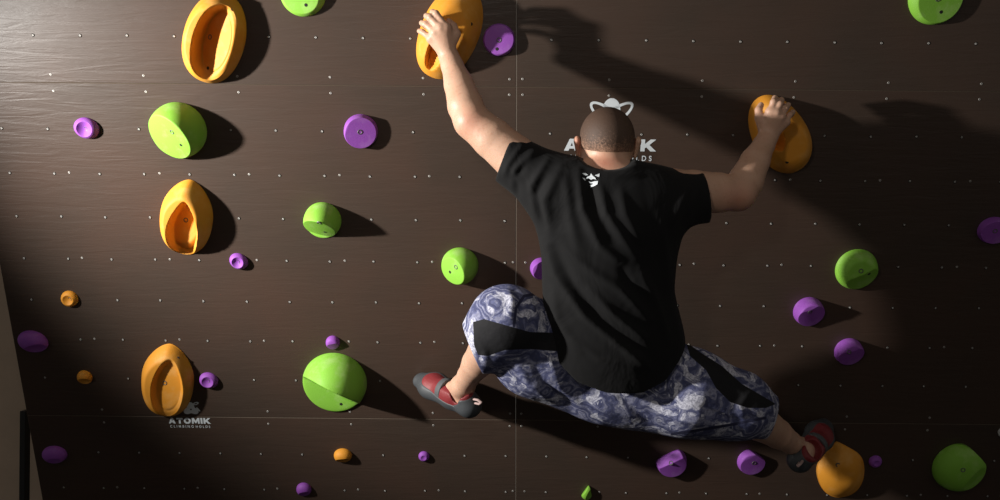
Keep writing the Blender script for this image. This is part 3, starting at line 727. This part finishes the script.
# ------------------------------------------------------------------ shorts
M_SHORT, t, b = mat('patterned_shorts'); v = coords(t)
sw = nd(t, 'ShaderNodeTexNoise'); sw.inputs['Scale'].default_value = 9; sw.inputs['Detail'].default_value = 2; t.links.new(v, sw.inputs['Vector'])
wv = nd(t, 'ShaderNodeVectorMath', operation='MULTIPLY_ADD'); t.links.new(sw.outputs[1], wv.inputs[0]); wv.inputs[1].default_value = (.35, .35, .35); t.links.new(v, wv.inputs[2])
wave = nd(t, 'ShaderNodeTexWave', wave_type='RINGS'); wave.inputs['Scale'].default_value = 7.5; wave.inputs['Distortion'].default_value = 9; wave.inputs['Detail'].default_value = 4; t.links.new(wv.outputs[0], wave.inputs['Vector'])
blot = noise(t, wv.outputs[0], 24, 5, 0.7, 1.0); fine = noise(t, v, 150, 3, 0.8)
m1 = mixc(t, ramp(t, blot, [(0.40, (0, 0, 0)), (0.60, (1, 1, 1))]).outputs[0], (0.062, 0.072, 0.165), (0.165, 0.178, 0.31))
m2 = mixc(t, ramp(t, wave.outputs[1], [(0.74, (0, 0, 0)), (0.90, (1, 1, 1))]).outputs[0], m1, (0.27, 0.28, 0.40))
m2b = mixc(t, ramp(t, wave.outputs[1], [(0.10, (1, 1, 1)), (0.22, (0, 0, 0))]).outputs[0], m2, (0.055, 0.063, 0.145))
blot2 = noise(t, wv.outputs[0], 10, 6, 0.62, 0.6)
m2b = mixc(t, ramp(t, blot2, [(0.53, (0, 0, 0)), (0.58, (1, 1, 1))]).outputs[0], m2b, (0.66, 0.67, 0.78))
m3 = mixc(t, ramp(t, fine, [(0.42, (0, 0, 0)), (0.60, (.60, .60, .60))]).outputs[0], m2b, (0.085, 0.09, 0.15))
pa = nd(t, 'ShaderNodeAttribute', attribute_name='panel'); pr = ramp(t, pa.outputs['Fac'], [(0.49, (0, 0, 0)), (0.51, (1, 1, 1))])
sa_ = nd(t, 'ShaderNodeAttribute', attribute_name='seam'); sr = ramp(t, sa_.outputs['Fac'], [(0.40, (0, 0, 0)), (0.6, (1, 1, 1))])
m4 = mixc(t, sr.outputs[0], m3, (0.03, 0.032, 0.07))
t.links.new(mixc(t, pr.outputs[0], m4, (0.012, 0.012, 0.014)), b.inputs['Base Color']); b.inputs['Roughness'].default_value = .8; b.inputs['Specular IOR Level'].default_value = .25
bump(t, b, noise(t, v, 14, 3), .35, .015)
S = Field([P(455, 300, .5)[0] - .02, P(600, 450, .4)[1] - .03, .16], [P(785, 300, .4)[0] + .03, P(600, 270, .5)[1] + .03, .64], .0045)
S.cap(P(596, 360, .39), P(640, 368, .39), rr(46), rr(46), .05, (1, 1, 1.5))
S.cap(P(592, 373, .37), P(540, 352, .395), rr(51), rr(50), .04, (1, 1, 1.6)); S.cap(P(540, 350, .395), P(507, 322, .44), rr(48), rr(38), .04, (1, 1, 1.25))
S.cap(P(506, 324, .45), P(487, 346, .42), rr(36), rr(26), .03); S.cap(P(492, 335, .44), P(470, 352, .39), rr(30), rr(25), .03)
S.cap(P(640, 382, .37), P(690, 393, .40), rr(51), rr(45), .05, (1, 1, 1.35)); S.cap(P(690, 393, .40), P(738, 405, .40), rr(46), rr(35), .04)
S.cap(P(738, 405, .40), P(785, 424, .31), rr(35), rr(18), .03)
S.cap(P(610, 385, .36), P(720, 408, .37), rr(41), rr(31), .04)
ccl = P(472, 346, .40); shL = AN_L - KN_L; shL /= np.linalg.norm(shL)
nc = P(482, 369, .40) - P(463, 325, .40); nc = np.array([nc[1], -nc[0], 0]); nc /= np.linalg.norm(nc); nc = nc if nc[0] < 0 else -nc
S.halfspace(ccl, nc + [0, 0, .12], ccl - .16, ccl + .13, .003)
S.cap(KN_L + shL * .06, KN_L + shL * .50, .062, .066, .004, op='cut')
ccr = P(769, 420, .33); nrr = P(764, 440, .33) - P(777, 403, .33); nrr = np.array([-nrr[1], nrr[0], 0]); nrr /= np.linalg.norm(nrr); nrr = nrr if nrr[0] > 0 else -nrr
S.halfspace(ccr, nrr + [0, 0, .22], ccr - .13, ccr + .2, .003)
shR = AN_R - KN_R; shR /= np.linalg.norm(shR); S.cap(ccr - shR * .05, ccr + shR * .1, rr(13), rr(15), .004, op='cut')
V, Q = S.mesh(); V = relax(V, Q, 2, 0.5); N = normals(V, Q)
FS = [([(512, 284), (522, 300), (520, 322)], -.007, 3.5), ([(504, 282), (512, 300), (510, 320)], .007, 4), ([(530, 290), (532, 310), (545, 335)], .007, 4), ([(547, 350), (560, 385), (590, 415)], .008, 5), ([(530, 355), (545, 385), (570, 408)], -.007, 5),
      ([(515, 360), (530, 385), (556, 402)], .006, 4), ([(682, 360), (672, 385), (650, 400)], .006, 4), ([(640, 400), (680, 420), (730, 425)], .006, 5), ([(680, 350), (715, 370), (745, 395)], .006, 4), ([(620, 395), (640, 415), (660, 430)], -.005, 4),
      ([(700, 405), (730, 420), (765, 418)], -.006, 3.5), ([(755, 385), (740, 405), (745, 425)], .005, 4), ([(470, 330), (485, 350), (486, 365)], .005, 3.5), ([(580, 395), (610, 410), (640, 418)], .005, 5)]
V = folds(V, N, FS); V = relax(V, Q, 1, .3)
shorts = child('shorts', V, Q, M_SHORT)
x_, y_ = proj(V)
pl1 = inpoly(x_, y_, [(473, 322), (484, 319), (505, 325), (530, 332), (566, 333), (566, 352), (530, 349), (505, 350), (488, 356), (478, 355), (474, 345)])
pl2 = inpoly(x_, y_, [(686, 342), (700, 352), (722, 366), (742, 384), (766, 398), (776, 404), (766, 408), (748, 408), (730, 402), (716, 388), (706, 370), (690, 356)])
attr(shorts.data, 'panel', np.clip(.5 + .12 * np.maximum(np.where(x_ < 560, pl1, -9), pl2), 0, 1))
sd1, _ = segdist(x_, y_, [(672, 434), (700, 430), (735, 424), (765, 418)]); sd2, _ = segdist(x_, y_, [(548, 292), (524, 296), (516, 308), (514, 326)])
attr(shorts.data, 'seam', np.clip(1.2 - np.minimum(sd1, sd2) * .5, 0, 1))

# ------------------------------------------------------------------ climbing shoes
M_RUB = plain('dark_grey_rubber', (0.050, 0.056, 0.062), 0.55, 0, 40, 0.3, var=.25)
M_RED = plain('red_leather', (0.20, 0.018, 0.022), 0.55, 0, 90, 0.5, var=.45)
M_STRAP = plain('grey_strap', (0.085, 0.09, 0.095), 0.7, 0, 120, 0.4)
M_LOOP = plain('striped_webbing', (0.42, 0.30, 0.28), 0.8, 0, 150, 0.4)
def shoe(heel, toe, up, side, an):
    """local frame: x towards the toe, z away from the sole"""
    fx = toe - heel; L = np.linalg.norm(fx); fx = fx / L; up = up - fx * (up @ fx); up /= np.linalg.norm(up); fy = np.cross(up, fx)
    A = np.stack([fx, fy, up], 1); K_ = 1.2; L /= K_; a = A.T @ (an - heel) / K_; A = A * K_
    def build(kind):
        s = Field([-.06, -.075, -.05], [L + .05, .075, .12], .0028); g = .0018 if kind == 'sole' else 0.0
        W = 1.0
        s.cap((.0, 0, .004), (L * .30, 0, .004), .031 + g, .030 + g, .02, (1, 1, 1)); s.cap((L * .30, 0, .0), (L * .72, side * .006, -.002), .030 + g, .040 + g, .02, (1, 1, 1.45))
        s.cap((L * .72, side * .006, -.002), (L * .98, side * .010, -.012), .040 + g, .026 + g, .02, (1, 1, 1.45))
        s.cap((.005, 0, .012), (.012, 0, .040), .029 + g, .027 + g, .02); s.cap((L * .30, 0, .012), (L * .72, side * .004, .004), .030 + g, .026 + g, .02)
        s.cap((L * .22, 0, .030), (L * .45, 0, .020), .028 + g, .026 + g, .02)
        if kind == 'sole':
            s.halfspace((0, 0, .014), (-.06, 0, 1), k=.003)
            s2 = s
        else:
            s.cap((a[0] * .9, 0, .040), (a[0] * .9 + .012, 0, .14), .030, .034, .004, op='cut')
            s.halfspace((0, 0, .054), (.12, 0, 1), k=.004)
        V, Q = s.mesh(); V = relax(V, Q, 1, .4); return heel + V @ A.T, Q
    V, Q = build('upper'); sh = child('climbing_shoe', V, Q, M_RED)
    V, Q = build('sole'); child('rubber_sole', V, Q, M_RUB, sh)
    # rubber toe cap and heel rand
    s = Field([-.06, -.075, -.05], [L + .05, .075, .12], .0028)
    s.cap((L * .72, side * .006, -.002), (L * .98, side * .010, -.012), .0425, .0285, .02, (1, 1, 1.45)); s.halfspace((L * .86, 0, 0), (-1, 0, -.25), k=.003)
    V, Q = s.mesh(); child('toe_rand', heel + relax(V, Q, 1, .4) @ A.T, Q, M_RUB, sh)
    s = Field([-.06, -.075, -.05], [L + .05, .075, .12], .0028)
    s.cap((.0, 0, .004), (L * .30, 0, .004), .033, .032, .02); s.cap((.005, 0, .012), (.012, 0, .036), .031, .029, .02); s.cap((a[0] * .9, 0, .030), (a[0] * .9 + .012, 0, .14), .031, .034, .004, op='cut'); s.halfspace((L * .36, 0, 0), (1, 0, .5), k=.003); s.halfspace((0, 0, .046), (0, 0, 1), k=.003)
    V, Q = s.mesh(); child('heel_rand', heel + relax(V, Q, 1, .4) @ A.T, Q, M_RUB, sh)
    # strap over the instep
    s = Field([-.06, -.075, -.05], [L + .05, .075, .12], .0028)
    s.cap((L * .22, 0, .030), (L * .45, 0, .020), .0315, .0295, .02); s.cap((L * .30, 0, .012), (L * .72, side * .004, .004), .033, .029, .02)
    s.halfspace((L * .50, 0, 0), (1, 0, .0), k=.002); s.halfspace((L * .40, 0, 0), (-1, 0, 0), k=.002); s.halfspace((0, 0, .004), (0, 0, -1), k=.002)
    V, Q = s.mesh(); child('strap', heel + relax(V, Q, 1, .4) @ A.T, Q, M_STRAP, sh)
    # pull loop at the heel
    pts = [(-.028, 0, .030), (-.046, 0, .036), (-.056, 0, .046), (-.044, 0, .050), (-.026, 0, .044)]
    s = Field([-.09, -.03, .0], [.02, .03, .08], .0022)
    for p_, q_ in zip(pts[:-1], pts[1:]): s.cap(p_, q_, .0026, .0026, .001, (1, .6, 1))
    V, Q = s.mesh(); child('pull_loop', heel + V @ A.T, Q, M_LOOP, sh)
    return sh
shoe(FT_L[0], FT_L[1], np.array([.30, .70, .62]), -1, AN_L)
shoe(FT_R[0], FT_R[1], np.array([-.45, .15, .85]), 1, AN_R)
